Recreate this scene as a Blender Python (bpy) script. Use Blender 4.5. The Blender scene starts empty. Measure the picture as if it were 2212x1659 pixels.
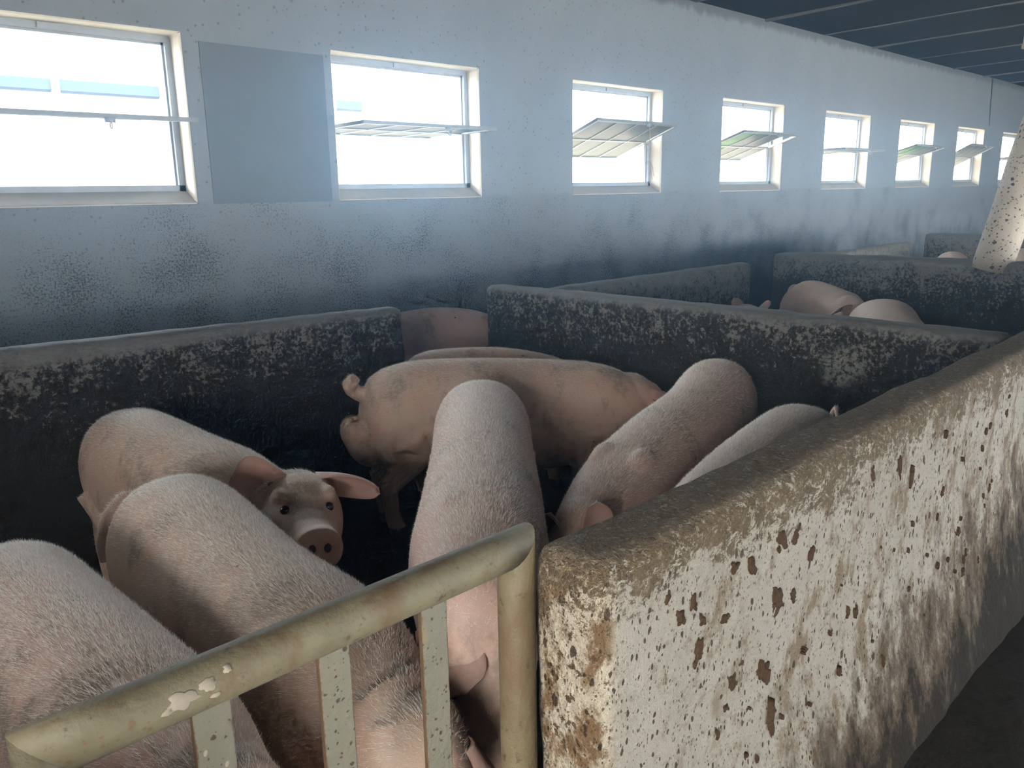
import bpy, bmesh, math, random
import numpy as np
from mathutils import Vector, Matrix, noise as mnoise

random.seed(7); np.random.seed(7)
S = bpy.context.scene
COL = S.collection

# ------------------------------------------------------------------ camera
IW, IH = 2212.0, 1659.0
FPX = 1758.86
def cam_axes():
    x = np.array([1860.0, -447.5, FPX]); x /= np.linalg.norm(x)      # along the window wall
    d = np.array([134.0, 7470.0, FPX]); d /= np.linalg.norm(d)       # straight down
    z = -d; z -= x*(z@x); z /= np.linalg.norm(z)
    y = np.cross(z, x)
    return np.stack([x, y, z])                                        # world <- (right, down, forward)
RW = cam_axes()
cam_d = bpy.data.cameras.new('camera'); cam = bpy.data.objects.new('camera', cam_d); COL.objects.link(cam)
cam_d.sensor_fit = 'HORIZONTAL'; cam_d.sensor_width = 36.0; cam_d.lens = FPX/IW*36.0
cam_d.clip_start = 0.05; cam_d.clip_end = 400
right, up, back = RW[:, 0], -RW[:, 1], -RW[:, 2]
CAM = Vector((0, 0, 1.6))
M = Matrix.Identity(4)
for i in range(3):
    M[i][0], M[i][1], M[i][2] = right[i], up[i], back[i]
    M[i][3] = CAM[i]
cam.matrix_world = M
S.camera = cam

# ------------------------------------------------------------------ world, daylight, exposure
WIN_L = [(-1.58, -0.26), (0.86, 2.18), (3.21, 4.53), (5.65, 6.97), (8.08, 9.41), (10.52, 11.87), (12.95, 14.31), (15.42, 16.77), (17.88, 19.22), (20.3, 21.65)]
SILL, HEAD, YW = 1.575, 2.54, 5.0
w = bpy.data.worlds.new('sky'); S.world = w; w.use_nodes = True
bg = w.node_tree.nodes['Background']; bg.inputs[0].default_value = (0.80, 0.91, 1.0, 1); bg.inputs[1].default_value = 15.0
def area(name, loc, rot, sx, sy, power, col, portal=False):
    l = bpy.data.lights.new(name, 'AREA'); l.shape = 'RECTANGLE'; l.size = sx; l.size_y = sy
    l.energy = power; l.color = col
    if portal: l.cycles.is_portal = True
    o = bpy.data.objects.new(name, l); COL.objects.link(o); o.location = loc; o.rotation_euler = rot
    return o
for a, b in WIN_L:
    area('window_portal', ((a+b)/2, YW+0.29, (SILL+HEAD)/2), (math.radians(-90), 0, 0), b-a, HEAD-SILL, 1, (1, 1, 1), True)
# daylight through an unseen doorway behind the camera; fill from an added rear opening
area('doorway_daylight', (-2.38, -1.05, 1.2), (0, math.radians(-90), 0), 2.2, 1.9, 84, (1.0, 0.82, 0.62))
area('rear_opening_fill', (9.75, -4.15, .70), (math.radians(90), 0, 0), 13.5, 1.1, 120, (1.0, 0.88, 0.74))
S.view_settings.view_transform = 'Standard'; S.view_settings.look = 'None'
S.view_settings.gamma = 1.0; S.view_settings.use_curve_mapping = False
S.view_settings.exposure = 0.86
S.cycles.use_denoising = True
S.cycles.max_bounces = 4; S.cycles.diffuse_bounces = 2; S.cycles.glossy_bounces = 2; S.cycles.transmission_bounces = 4; S.cycles.transparent_max_bounces = 6
S.cycles.use_adaptive_sampling = True; S.cycles.adaptive_threshold = 0.06; S.cycles.adaptive_min_samples = 16
S.cycles.sample_clamp_indirect = 6.0

# ------------------------------------------------------------------ node helpers
class NT:
    def __init__(s, name):
        s.m = bpy.data.materials.new(name); s.m.use_nodes = True
        s.t = s.m.node_tree; s.b = s.t.nodes['Principled BSDF']
        s.pos = s.t.nodes.new('ShaderNodeNewGeometry').outputs['Position']
        s.obj = None
    def n(s, typ, **k):
        o = s.t.nodes.new(typ)
        for a, v in k.items(): setattr(o, a, v)
        return o
    def set(s, sock, v):
        if isinstance(v, bpy.types.NodeSocket): s.t.links.new(v, sock)
        elif isinstance(v, (tuple, list)):
            sock.default_value = tuple(v) + ((1,) if len(v) == 3 and sock.type == 'RGBA' else ())
        else: sock.default_value = v
    def math(s, op, a, b=0.0, c=0.0, clamp=False):
        o = s.n('ShaderNodeMath', operation=op, use_clamp=clamp)
        s.set(o.inputs[0], a); s.set(o.inputs[1], b)
        if op in ('MULTIPLY_ADD', 'COMPARE', 'WRAP'): s.set(o.inputs[2], c)
        return o.outputs[0]
    def add(s, a, b): return s.math('ADD', a, b)
    def mul(s, a, b): return s.math('MULTIPLY', a, b)
    def sep(s, v):
        o = s.n('ShaderNodeSeparateXYZ'); s.set(o.inputs[0], v); return o.outputs
    def scale(s, v, sc, rot=(0, 0, 0)):
        o = s.n('ShaderNodeMapping'); s.set(o.inputs['Vector'], v)
        o.inputs['Scale'].default_value = sc; o.inputs['Rotation'].default_value = rot
        return o.outputs[0]
    def noise(s, v, sc, det=4.0, ro=0.55, dist=0.0):
        o = s.n('ShaderNodeTexNoise'); s.set(o.inputs['Vector'], v)
        o.inputs['Scale'].default_value = sc; o.inputs['Detail'].default_value = min(det, 6.5 if sc < 20 else 5.0)
        o.inputs['Roughness'].default_value = ro; o.inputs['Distortion'].default_value = dist
        return o.outputs[0]
    def warp(s, v, sc, amt):
        o = s.n('ShaderNodeTexNoise'); s.set(o.inputs['Vector'], v); o.inputs['Scale'].default_value = sc
        a = s.n('ShaderNodeVectorMath', operation='MULTIPLY_ADD')
        s.set(a.inputs[0], o.outputs[1]); a.inputs[1].default_value = (amt,)*3; s.set(a.inputs[2], v)
        return a.outputs[0]
    def sm(s, v, lo, hi):           # smoothstep 0..1
        o = s.n('ShaderNodeMapRange', interpolation_type='SMOOTHSTEP')
        s.set(o.inputs[0], v); s.set(o.inputs[1], lo); s.set(o.inputs[2], hi)
        o.inputs[3].default_value = 0; o.inputs[4].default_value = 1
        return o.outputs[0]
    def mix(s, f, a, b):
        o = s.n('ShaderNodeMix', data_type='RGBA'); s.set(o.inputs[0], f); s.set(o.inputs[6], a); s.set(o.inputs[7], b)
        return o.outputs[2]
    def spots(s, v, sc, size, dens, soft=0.05, rag=0.45):
        """random round splashes: mask 0..1"""
        o = s.n('ShaderNodeTexVoronoi'); s.set(o.inputs['Vector'], v); o.inputs['Scale'].default_value = sc
        c = s.n('ShaderNodeSeparateColor'); s.set(c.inputs[0], o.outputs['Color'])
        gate = s.math('LESS_THAN', c.outputs[1], dens)
        r = s.mul(s.mul(c.outputs[0], gate), size)
        d = s.math('SUBTRACT', r, o.outputs['Distance'])
        if rag: d = s.add(d, s.mul(s.mul(s.math('SUBTRACT', s.noise(v, sc*3.2, 5, .7), .5), gate), rag))
        return s.sm(d, 0.0, soft)
    def bump(s, h, st, dist=0.01):
        o = s.n('ShaderNodeBump'); o.inputs['Strength'].default_value = st; o.inputs['Distance'].default_value = dist
        s.set(o.inputs['Height'], h); s.t.links.new(o.outputs[0], s.b.inputs['Normal'])
    def out(s, col=None, rough=0.8, spec=0.3, **k):
        if col is not None: s.set(s.b.inputs['Base Color'], col)
        s.set(s.b.inputs['Roughness'], rough); s.b.inputs['Specular IOR Level'].default_value = spec
        for a, v in k.items(): s.set(s.b.inputs[a.replace('_', ' ')], v)
        return s.m

def plain(name, col, rough=0.7, spec=0.3, var=0.12, sc=8.0, **k):
    t = NT(name); f = t.noise(t.pos, sc, 5)
    c = t.mix(f, tuple(x*(1-var*1.6) for x in col), tuple(min(1, x*(1+var*1.6)) for x in col))
    return t.out(c, rough, spec, **k)

# ------------------------------------------------------------------ materials
def m_limed():
    t = NT('limed_concrete'); X, Y, Z = t.sep(t.pos)
    v = t.warp(t.scale(t.pos, (1, 1, 0.62)), 30, 0.016)
    relief = t.noise(t.warp(t.pos, 9, .05), 26, 9, .68)
    col = t.mix(t.noise(t.pos, 6, 8, .65), (0.33, 0.288, 0.23), (0.53, 0.475, 0.395))
    col = t.mix(t.mul(t.sm(relief, .54, .66), .5), col, (0.22, 0.17, 0.115))
    col = t.mix(t.mul(t.sm(t.noise(t.scale(t.pos, (1.3, 1, .8)), 5.5, 10, .74), .505, .62), .8), col, (0.20, 0.135, 0.075))
    endm = t.sm(t.math('SUBTRACT', X, t.mul(t.noise(t.pos, 30, 5), .02)), .985, 0.945)
    col = t.mix(t.mul(endm, .75), col, (0.60, 0.50, 0.37))
    col = t.mix(t.mul(endm, t.sm(t.noise(t.scale(t.pos, (1, 1, .7)), 13, 10, .72), .46, .58)), col, (0.21, 0.13, 0.068))
    col = t.mix(t.mul(endm, t.sm(t.noise(t.pos, 34, 9, .75), .55, .61)), col, (0.12, 0.075, 0.04))
    col = t.mix(t.mul(endm, t.sm(t.add(t.noise(t.pos, 16, 9, .7), t.mul(t.math('SUBTRACT', Y, .915), 9.0)), .50, .62)), col, (0.075, 0.048, 0.028))
    sp = t.math('MAXIMUM', t.spots(v, 20, .34, .12, .04, .6), t.spots(v, 42, .38, .40, .05, .6))
    sp = t.math('MAXIMUM', sp, t.spots(v, 85, .44, .5, .07, .5))
    sp = t.math('MAXIMUM', sp, t.mul(t.spots(v, 170, .46, .45, .1, .4), .8))
    col = t.mix(t.mul(t.spots(v, 9, .36, .30, .30), .55), col, (0.17, 0.105, 0.055))
    col = t.mix(t.mul(sp, .9), col, (0.050, 0.031, 0.018))
    # brushed dirt on the rounded top
    nz = t.noise(t.scale(t.warp(t.pos, 14, .06), (.75, 1, 1.2)), 34, 12, .85)
    top = t.sm(t.add(Z, t.mul(t.noise(t.pos, 5, 7, .65), .30)), .94, 1.17)
    dirt = t.mix(t.noise(t.pos, 20, 8, .75), (0.05, 0.032, 0.018), (0.24, 0.175, 0.105))
    col = t.mix(t.mul(t.sm(t.add(nz, t.mul(top, .27)), .60, .70), t.sm(top, 0, .3)), col, dirt)
    col = t.mix(t.mul(t.mul(t.sm(Z, .985, 1.0), .85), t.sm(nz, .36, .56)), col, t.mix(t.noise(t.pos, 40, 8, .8), (0.10, 0.072, 0.046), (0.34, 0.27, 0.19)))
    col = t.mix(t.mul(t.sm(t.noise(t.warp(t.pos, 20, .03), 70, 9, .8), .54, .62), t.mul(t.sm(Z, .88, .96), .75)), col, (0.40, 0.335, 0.25))
    # mud splashed over the foot of the wall
    diag = t.scale(t.pos, (1.3, 1, .75), (0, .6, 0))
    mud = t.add(t.add(t.mul(t.noise(diag, 7.5, 12, .72), 1.15), t.mul(t.math('SUBTRACT', .45, Z), .95)), t.mul(t.math('SUBTRACT', X, 1.9), .14))
    col = t.mix(t.mul(t.sm(mud, .58, .82), .85), col, (0.095, 0.062, 0.036))
    col = t.mix(t.mul(t.sm(mud, .78, 1.02), .92), col, (0.018, 0.013, 0.009))
    # pig side is dung-dark
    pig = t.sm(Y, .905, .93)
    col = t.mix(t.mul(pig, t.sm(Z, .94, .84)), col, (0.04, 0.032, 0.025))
    h = t.add(t.add(t.mul(relief, 2.2), t.noise(t.pos, 95, 6, .72)), t.mul(sp, .5))
    t.bump(h, 1.0, .02)
    return t.out(col, .8, .12)

def m_dung(name='dung_stained_concrete', bias=0.0):
    t = NT(name); X, Y, Z = t.sep(t.pos)
    f1 = t.noise(t.pos, 48, 10, .72); f2 = t.noise(t.pos, 4.5, 6, .6); f3 = t.noise(t.pos, 14, 4)
    h = t.add(t.add(t.mul(f1, .75), t.mul(f2, .30)), t.mul(f3, .25))
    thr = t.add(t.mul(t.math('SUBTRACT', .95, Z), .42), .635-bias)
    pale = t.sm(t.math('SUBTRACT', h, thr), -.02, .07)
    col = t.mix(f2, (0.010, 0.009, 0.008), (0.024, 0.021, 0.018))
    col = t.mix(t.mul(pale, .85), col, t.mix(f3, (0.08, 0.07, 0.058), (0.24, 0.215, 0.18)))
    # pale cement repair
    d = t.n('ShaderNodeVectorMath', operation='DISTANCE'); t.set(d.inputs[0], t.warp(t.pos, 12, .10)); d.inputs[1].default_value = (3.72, 1.63, .83)
    col = t.mix(t.mul(t.sm(d.outputs['Value'], .135, .06), t.sm(f1, .40, .55)), col, (0.20, 0.185, 0.15))
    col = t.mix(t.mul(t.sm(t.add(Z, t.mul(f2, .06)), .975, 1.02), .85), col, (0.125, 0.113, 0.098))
    t.bump(t.add(h, t.mul(t.noise(t.pos, 110, 4), .4)), .6, .012)
    return t.out(col, .7, .3)

def m_plaster():
    t = NT('limewashed_plaster'); X, Y, Z = t.sep(t.pos)
    col = t.mix(t.noise(t.scale(t.pos, (1, 1, .5)), 1.8, 6), (0.195, 0.22, 0.24), (0.265, 0.29, 0.31))
    low = t.sm(Z, 1.60, 1.56)
    col = t.mix(t.mul(low, .35), col, (0.185, 0.20, 0.21))
    g = t.add(t.mul(t.noise(t.pos, 85, 8, .8), .8), t.mul(t.noise(t.pos, 2.2, 3), .3))
    thr = t.add(t.mul(t.math('SUBTRACT', Z, 1.0), .075), .575)
    col = t.mix(t.mul(t.mul(low, t.sm(t.math('SUBTRACT', g, thr), -.015, .05)), .9), col, (0.04, 0.04, 0.038))
    col = t.mix(t.mul(t.spots(t.warp(t.pos, 20, .03), 22, .34, .07, .08), .6), col, (0.13, 0.125, 0.12))
    col = t.mix(t.mul(t.spots(t.pos, 42, .42, .10, .08), .7), col, (0.13, 0.125, 0.12))
    grime = t.add(t.mul(t.noise(t.scale(t.pos, (1, 1, .4)), 3.0, 7), .7), t.mul(t.math('SUBTRACT', .80, Z), 1.0))
    col = t.mix(t.mul(t.sm(grime, .22, .80), .9), col, (0.03, 0.03, 0.03))
    drip = t.add(t.mul(t.noise(t.scale(t.pos, (1, 1, .12)), 9, 5), .5), t.mul(t.math('SUBTRACT', Z, 3.3), 2.6))
    col = t.mix(t.mul(t.sm(drip, .26, .46), .75), col, (0.10, 0.105, 0.105))
    t.bump(t.add(t.noise(t.pos, 55, 5, .7), t.noise(t.pos, 9, 3)), .3, .01)
    return t.out(col, .85, .2)

def m_skin(name, tone, dirt=.5):
    t = NT(name)
    tc = t.n('ShaderNodeTexCoord').outputs['Object']
    a = tuple(x*.86 for x in tone)
    col = t.mix(t.noise(tc, 4, 5), a, tone)
    col = t.mix(t.mul(t.sm(t.noise(tc, 7, 6, .65), .46, .68), .5), col, (tone[0]*1.02, tone[1]*.80, tone[2]*.76))
    col = t.mix(t.mul(t.sm(t.noise(t.scale(tc, (1, 1, .6)), 4.5, 10, .74), .50, .66), dirt), col, (0.23, 0.17, 0.125))
    col = t.mix(t.mul(t.sm(t.noise(t.warp(tc, 9, .1), 70, 6, .8), .60, .70), dirt*.7), col, (0.13, 0.095, 0.07))
    col = t.mix(t.spots(tc, 22, .22, .08, .05), col, (0.09, 0.065, 0.05))
    t.bump(t.add(t.noise(tc, 130, 4, .7), t.mul(t.noise(tc, 24, 3), .8)), .28, .006)
    return t.out(col, .58, .3)

def m_rusty(name, base, rust_amt):
    t = NT(name)
    col = t.mix(t.noise(t.pos, 12, 9, .7), tuple(x*.55 for x in base), tuple(x*1.2 for x in base))
    col = t.mix(t.sm(t.noise(t.scale(t.pos, (1, 1, .45)), 9, 8, .68), .60-rust_amt, .74-rust_amt*.6), col, (0.095, 0.060, 0.030))
    col = t.mix(t.sm(t.noise(t.pos, 38, 7, .7), .62-rust_amt*.3, .72), col, (0.05, 0.030, 0.016))
    col = t.mix(t.math('MAXIMUM', t.spots(t.warp(t.pos, 60, .01), 46, .30, .16, .1), t.spots(t.warp(t.pos, 90, .008), 110, .36, .3, .12)), col, (0.12, 0.075, 0.04))
    t.bump(t.add(t.noise(t.pos, 90, 5), t.noise(t.pos, 25, 3)), .5, .004)
    return t.out(col, .6, .3)

def m_floor():
    t = NT('wet_dung_floor')
    col = t.mix(t.noise(t.pos, 7, 7, .65), (0.008, 0.007, 0.006), (0.028, 0.023, 0.018))
    t.bump(t.noise(t.pos, 18, 7, .65), .6, .02)
    return t.out(col, .75, .12)

def m_glass(name, tint, clear):
    t = NT(name); t.t.nodes.remove(t.b)
    o = t.t.nodes['Material Output']
    f = t.noise(t.pos, 9, 6, .65)
    c = t.mix(f, tuple(x*.7 for x in tint), tint)
    tr = t.n('ShaderNodeBsdfTransparent'); tl = t.n('ShaderNodeBsdfTranslucent'); df = t.n('ShaderNodeBsdfGlossy')
    df.inputs['Roughness'].default_value = .25
    t.set(tl.inputs[0], c); t.set(tr.inputs[0], c); df.inputs[0].default_value = (.7, .7, .7, 1)
    m1 = t.n('ShaderNodeMixShader'); m1.inputs[0].default_value = clear
    t.t.links.new(tl.outputs[0], m1.inputs[1]); t.t.links.new(tr.outputs[0], m1.inputs[2])
    m2 = t.n('ShaderNodeMixShader'); m2.inputs[0].default_value = .08
    t.t.links.new(m1.outputs[0], m2.inputs[1]); t.t.links.new(df.outputs[0], m2.inputs[2])
    t.t.links.new(m2.outputs[0], o.inputs[0])
    return t.m

def m_post():
    t = NT('splashed_post'); v = t.warp(t.scale(t.pos, (1, 1, 1.35)), 14, .06)
    col = t.mix(t.noise(t.pos, 6, 6), (0.33, 0.275, 0.215), (0.48, 0.42, 0.34))
    col = t.mix(t.math('MAXIMUM', t.spots(v, 17, .40, .5, .08), t.spots(v, 42, .5, .6, .12)), col, (0.07, 0.045, 0.035))
    t.bump(t.noise(t.pos, 40, 5), .4, .01)
    return t.out(col, .75, .25)

def m_bar():
    t = NT('chipped_green_grey_paint'); g = t.sep(t.n('ShaderNodeTexCoord').outputs['Generated'])[0]
    base = (0.15, 0.138, 0.098)
    col = t.mix(t.noise(t.pos, 16, 7, .65), tuple(x*.72 for x in base), base)
    col = t.mix(t.mul(t.sm(t.noise(t.scale(t.pos, (1, 1, .5)), 14, 8, .7), .54, .68), .7), col, (0.18, 0.125, 0.066))
    edge = t.math('ABSOLUTE', t.math('SUBTRACT', g, .5))
    col = t.mix(t.sm(t.add(edge, t.mul(t.math('SUBTRACT', t.noise(t.pos, 55, 6, .7), .5), .22)), .44, .50), col, (0.075, 0.036, 0.015))
    col = t.mix(t.math('MAXIMUM', t.spots(t.warp(t.pos, 60, .01), 60, .40, .35, .1), t.spots(t.warp(t.pos, 90, .008), 130, .42, .4, .12)), col, (0.04, 0.025, 0.014))
    t.bump(t.add(t.noise(t.pos, 110, 5), t.noise(t.pos, 30, 3)), .5, .004)
    return t.out(col, .5, .4)

MAT = dict(
    limed=m_limed(), dung=m_dung(), grey=m_dung('lit_grey_stained_concrete', .10), mott=m_dung('mottled_concrete', .06), plaster=m_plaster(), floor=m_floor(), post=m_post(),  # grey: paler dung copy, the light on the partitions put into its colour
    reveal=plain('sun_warm_reveal_paint', (0.72, 0.655, 0.55), .8, .2, .08, 5),  # cleaner cream reveals, with warm sun bounce put into the colour
    sill=plain('dusty_sill', (0.36, 0.34, 0.31), .85, .2, .1, 9),
    patch=plain('grey_cement_patch', (0.155, 0.18, 0.205), .9, .15, .07, 3),
    steel=plain('grey_painted_steel', (0.34, 0.37, 0.40), .5, .4, .1, 20),
    sash=plain('pale_painted_steel', (0.26, 0.27, 0.26), .5, .4, .12, 20),
    glass=m_glass('dusty_glass', (0.22, 0.21, 0.18), .10),
    glass_g=m_glass('greenish_glass', (0.20, 0.27, 0.14), .13),
    ceil=plain('soot_dark_board', (0.008, 0.010, 0.015), .9, .15, .25, 4),
    batten=plain('grey_batten', (0.14, 0.135, 0.13), .85, .2, .3, 12),
    gate=m_rusty('worn_cream_paint', (0.145, 0.120, 0.072), .12),
    gate_r=m_rusty('rusty_cream_paint', (0.125, 0.096, 0.05), .17),
    bar=m_bar(),
    rust=m_rusty('rusty_edge', (0.075, 0.045, 0.022), .1),
    chip=plain('bare_plaster_chip', (0.24, 0.20, 0.15), .8, .2, .1, 30),
    splat=plain('dried_dung', (0.050, 0.030, 0.017), .9, .05, .5, 150),
    crack=plain('black_mould', (0.02, 0.024, 0.024), .95, .1, .2, 20),
    cement=plain('cement_patch_pale', (0.30, 0.285, 0.25), .9, .15, .25, 14),
    rear=plain('dim_render', (0.40, 0.38, 0.35), .9, .15, .1, 3),
    white=plain('white_sheet', (0.80, 0.82, 0.84), .7, .2, .03, 3),
    zinc=plain('zinc_gutter', (0.035, 0.05, 0.075), .5, .4, .08, 6),
    twine=plain('old_twine', (0.45, 0.36, 0.30), .9, .1, .2, 60),
    ground=plain('dry_earth', (0.42, 0.34, 0.25), .95, .1, .15, 2),
    eye=plain('dark_eye', (0.012, 0.009, 0.008), .12, .7, 0, 5),
    nostril=plain('nostril_dark', (0.05, 0.028, 0.024), .6, .3, 0, 5),
    hoof=plain('dark_hoof', (0.05, 0.042, 0.035), .6, .3, .2, 20),
    hair=plain('pale_bristle', (0.78, 0.72, 0.63), .5, .3, .1, 30),
    pipe=plain('cream_pipe', (0.48, 0.40, 0.27), .6, .3, .15, 20),
    pipe_d=plain('dark_pipe', (0.10, 0.09, 0.065), .7, .3, .2, 20),  # darker tone for the upper pipe run
    ear=m_skin('ear_skin', (0.46, 0.285, 0.225), .5),
)
SKIN = [m_skin('pig_skin_pink', (0.57, 0.39, 0.31), .65), m_skin('pig_skin_tan', (0.52, 0.37, 0.275), .7), m_skin('pig_skin_clean', (0.58, 0.43, 0.33), .25), m_skin('pig_skin_smudged', (0.57, 0.39, 0.31), 1.0)]

# ------------------------------------------------------------------ object helpers
def tag(o, label=None, cat=None, group=None, kind=None):
    if label: o['label'] = label
    if cat: o['category'] = cat
    if group: o['group'] = group
    if kind: o['kind'] = kind
    return o
def empty(name, loc=(0, 0, 0)):
    o = bpy.data.objects.new(name, None); COL.objects.link(o); o.location = loc; o.empty_display_size = .1
    return o
def link(name, me, parent=None, loc=None):
    o = bpy.data.objects.new(name, me); COL.objects.link(o)
    if parent is not None: o.parent = parent
    if loc is not None: o.location = loc
    return o
def build(name, bm, mats, parent=None, smooth=False, loc=None, off=None):
    if off is not None: bmesh.ops.translate(bm, verts=bm.verts, vec=-Vector(off))
    bmesh.ops.recalc_face_normals(bm, faces=bm.faces)
    me = bpy.data.meshes.new(name); bm.to_mesh(me); bm.free()
    for m in (mats if isinstance(mats, (list, tuple)) else [mats]): me.materials.append(m)
    if smooth:
        me.polygons.foreach_set('use_smooth', [True]*len(me.polygons))
    return link(name, me, parent, loc)
def add_box(bm, lo, hi, rot=None, piv=None):
    r = bmesh.ops.create_cube(bm, size=1.0)['verts']
    lo, hi = Vector(lo), Vector(hi); c = (lo+hi)/2; d = hi-lo
    for v in r: v.co = Vector((v.co.x*d.x, v.co.y*d.y, v.co.z*d.z)) + c
    if rot is not None: bmesh.ops.rotate(bm, verts=r, cent=piv or c, matrix=rot)
    return r
def add_tube(bm, pts, rad, seg=12, cap=True):
    pts = [Vector(p) for p in pts]
    rads = rad if isinstance(rad, (list, tuple)) else [rad]*len(pts)
    rings = []; prev = None
    for i, p in enumerate(pts):
        t = (pts[min(i+1, len(pts)-1)]-pts[max(i-1, 0)]).normalized()
        if prev is None:
            a = t.orthogonal().normalized()
        else:
            a = (prev - t*prev.dot(t))
            a = a.normalized() if a.length > 1e-6 else t.orthogonal().normalized()
        prev = a; b = t.cross(a)
        rings.append([bm.verts.new(p+(a*math.cos(q)+b*math.sin(q))*rads[i]) for q in [2*math.pi*k/seg for k in range(seg)]])
    for r0, r1 in zip(rings, rings[1:]):
        for k in range(seg): bm.faces.new((r0[k], r0[(k+1) % seg], r1[(k+1) % seg], r1[k]))
    if cap:
        bm.faces.new(rings[0][::-1]); bm.faces.new(rings[-1])
    return rings
def add_loft(bm, rings, fan=False):
    vs = [[bm.verts.new(p) for p in r] for r in rings]; n = len(vs[0])
    for a, b in zip(vs, vs[1:]):
        for k in range(n): bm.faces.new((a[k], a[(k+1) % n], b[(k+1) % n], b[k]))
    if fan:
        c = bm.verts.new(sum((v.co for v in vs[-1]), Vector())/n)
        for k in range(n): bm.faces.new((vs[-1][k], vs[-1][(k+1) % n], c))
        return
    bm.faces.new(vs[0][::-1]); bm.faces.new(vs[-1])
def add_ell(bm, c, axes, rad, seg=16, ring=10):
    r = bmesh.ops.create_uvsphere(bm, u_segments=seg, v_segments=ring, radius=1.0)['verts']
    ax = [Vector(a).normalized() for a in axes]; c = Vector(c)
    for v in r: v.co = c + ax[0]*(v.co.x*rad[0]) + ax[1]*(v.co.y*rad[1]) + ax[2]*(v.co.z*rad[2])

def wall_holes(name, x0, x1, z0, z1, y0, y1, holes, mats):
    """solid wall along X with rectangular openings; slot 1 paints the reveals"""
    bm = bmesh.new()
    xs = sorted({x0, x1, *[h[0] for h in holes], *[h[1] for h in holes]})
    zs = sorted({z0, z1, *[h[2] for h in holes], *[h[3] for h in holes]})
    V = {}
    def v(x, y, z):
        k = (round(x, 4), round(y, 4), round(z, 4))
        if k not in V: V[k] = bm.verts.new((x, y, z))
        return V[k]
    def solid(i, j):
        if i < 0 or j < 0 or i >= len(xs)-1 or j >= len(zs)-1: return False
        cx, cz = (xs[i]+xs[i+1])/2, (zs[j]+zs[j+1])/2
        return not any(h[0] < cx < h[1] and h[2] < cz < h[3] for h in holes)
    for i in range(len(xs)-1):
        for j in range(len(zs)-1):
            if not solid(i, j): continue
            a, b, c, d = xs[i], xs[i+1], zs[j], zs[j+1]
            bm.faces.new((v(a, y0, c), v(b, y0, c), v(b, y0, d), v(a, y0, d)))
            bm.faces.new((v(a, y1, c), v(a, y1, d), v(b, y1, d), v(b, y1, c)))
            for di, dj, q in ((-1, 0, ((a, c), (a, d))), (1, 0, ((b, d), (b, c))), (0, -1, ((b, c), (a, c))), (0, 1, ((a, d), (b, d)))):
                if not solid(i+di, j+dj):
                    p, r = q
                    f = bm.faces.new((v(p[0], y0, p[1]), v(r[0], y0, r[1]), v(r[0], y1, r[1]), v(p[0], y1, p[1])))
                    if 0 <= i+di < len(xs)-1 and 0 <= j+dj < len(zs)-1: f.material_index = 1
    return build(name, bm, mats)

def rounded_wall(name, lo, hi, r, mat, res=.04, amp=.006, zfun=None, seed=0.0):
    """plastered block wall: rounded edges, uneven faces"""
    lo, hi = Vector(lo), Vector(hi); d = hi-lo
    bm = bmesh.new(); V = {}
    n = [max(2, int(round(d[i]/res))) for i in range(3)]
    def v(i, j, k):
        if (i, j, k) not in V: V[(i, j, k)] = bm.verts.new((lo.x+d.x*i/n[0], lo.y+d.y*j/n[1], lo.z+d.z*k/n[2]))
        return V[(i, j, k)]
    for i in range(n[0]):
        for j in range(n[1]):
            bm.faces.new((v(i, j, n[2]), v(i+1, j, n[2]), v(i+1, j+1, n[2]), v(i, j+1, n[2])))
    for i in range(n[0]):
        for k in range(n[2]):
            for j in (0, n[1]): bm.faces.new((v(i, j, k), v(i+1, j, k), v(i+1, j, k+1), v(i, j, k+1)))
    for j in range(n[1]):
        for k in range(n[2]):
            for i in (0, n[0]): bm.faces.new((v(i, j, k), v(i, j+1, k), v(i, j+1, k+1), v(i, j, k+1)))
    inl = lo+Vector((r, r, -9)); inh = hi-Vector((r, r, r))
    for q in bm.verts:
        p = q.co.copy()
        c = Vector((min(max(p.x, inl.x), inh.x), min(max(p.y, inl.y), inh.y), min(p.z, inh.z)))
        dd = p-c
        if dd.length > 1e-6:
            m = max(abs(dd.x), abs(dd.y), abs(dd.z))
            nn = dd.normalized(); p = c+nn*r if m > 1e-6 else p
            s = Vector((seed, seed*2, 0))
            p += nn*(mnoise.noise(p*3+s)*amp*1.6 + mnoise.noise(p*11+s)*amp*.7)
        if zfun is not None: p.z *= zfun(p)
        q.co = p
    return build(name, bm, mat, smooth=True)

# ------------------------------------------------------------------ room shell
ZC = 3.43
bm = bmesh.new(); add_box(bm, (-2.6, -4.2, -.2), (26.2, 5.3, 0)); tag(build('floor', bm, MAT['floor']), kind='structure')
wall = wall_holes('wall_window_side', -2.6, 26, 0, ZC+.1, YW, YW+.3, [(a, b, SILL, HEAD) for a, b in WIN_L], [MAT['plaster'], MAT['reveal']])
tag(wall, kind='structure')
bv = wall.modifiers.new('soft_edges', 'BEVEL'); bv.width = .018; bv.segments = 3; bv.limit_method = 'ANGLE'; bv.angle_limit = math.radians(50)
tag(wall_holes('wall_rear', -2.6, 26, 0, ZC+.1, -4.3, -4.0, [(3.0, 16.5, .15, 1.25)], [MAT['rear'], MAT['rear']]), kind='structure')  # low opening out of view, added and shaped for the fill lamp
bm = bmesh.new()
for lo, hi in (((-2.6, -4.0, 0), (-2.4, -2.0, ZC)), ((-2.6, -.1, 0), (-2.4, YW, ZC)), ((-2.6, -2.0, 2.3), (-2.4, -.1, ZC))): add_box(bm, lo, hi)
tag(build('wall_end_near', bm, MAT['rear']), kind='structure')
bm = bmesh.new(); add_box(bm, (26, -4.2, 0), (26.2, 5.3, ZC)); tag(build('wall_end_far', bm, MAT['rear']), kind='structure')
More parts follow.
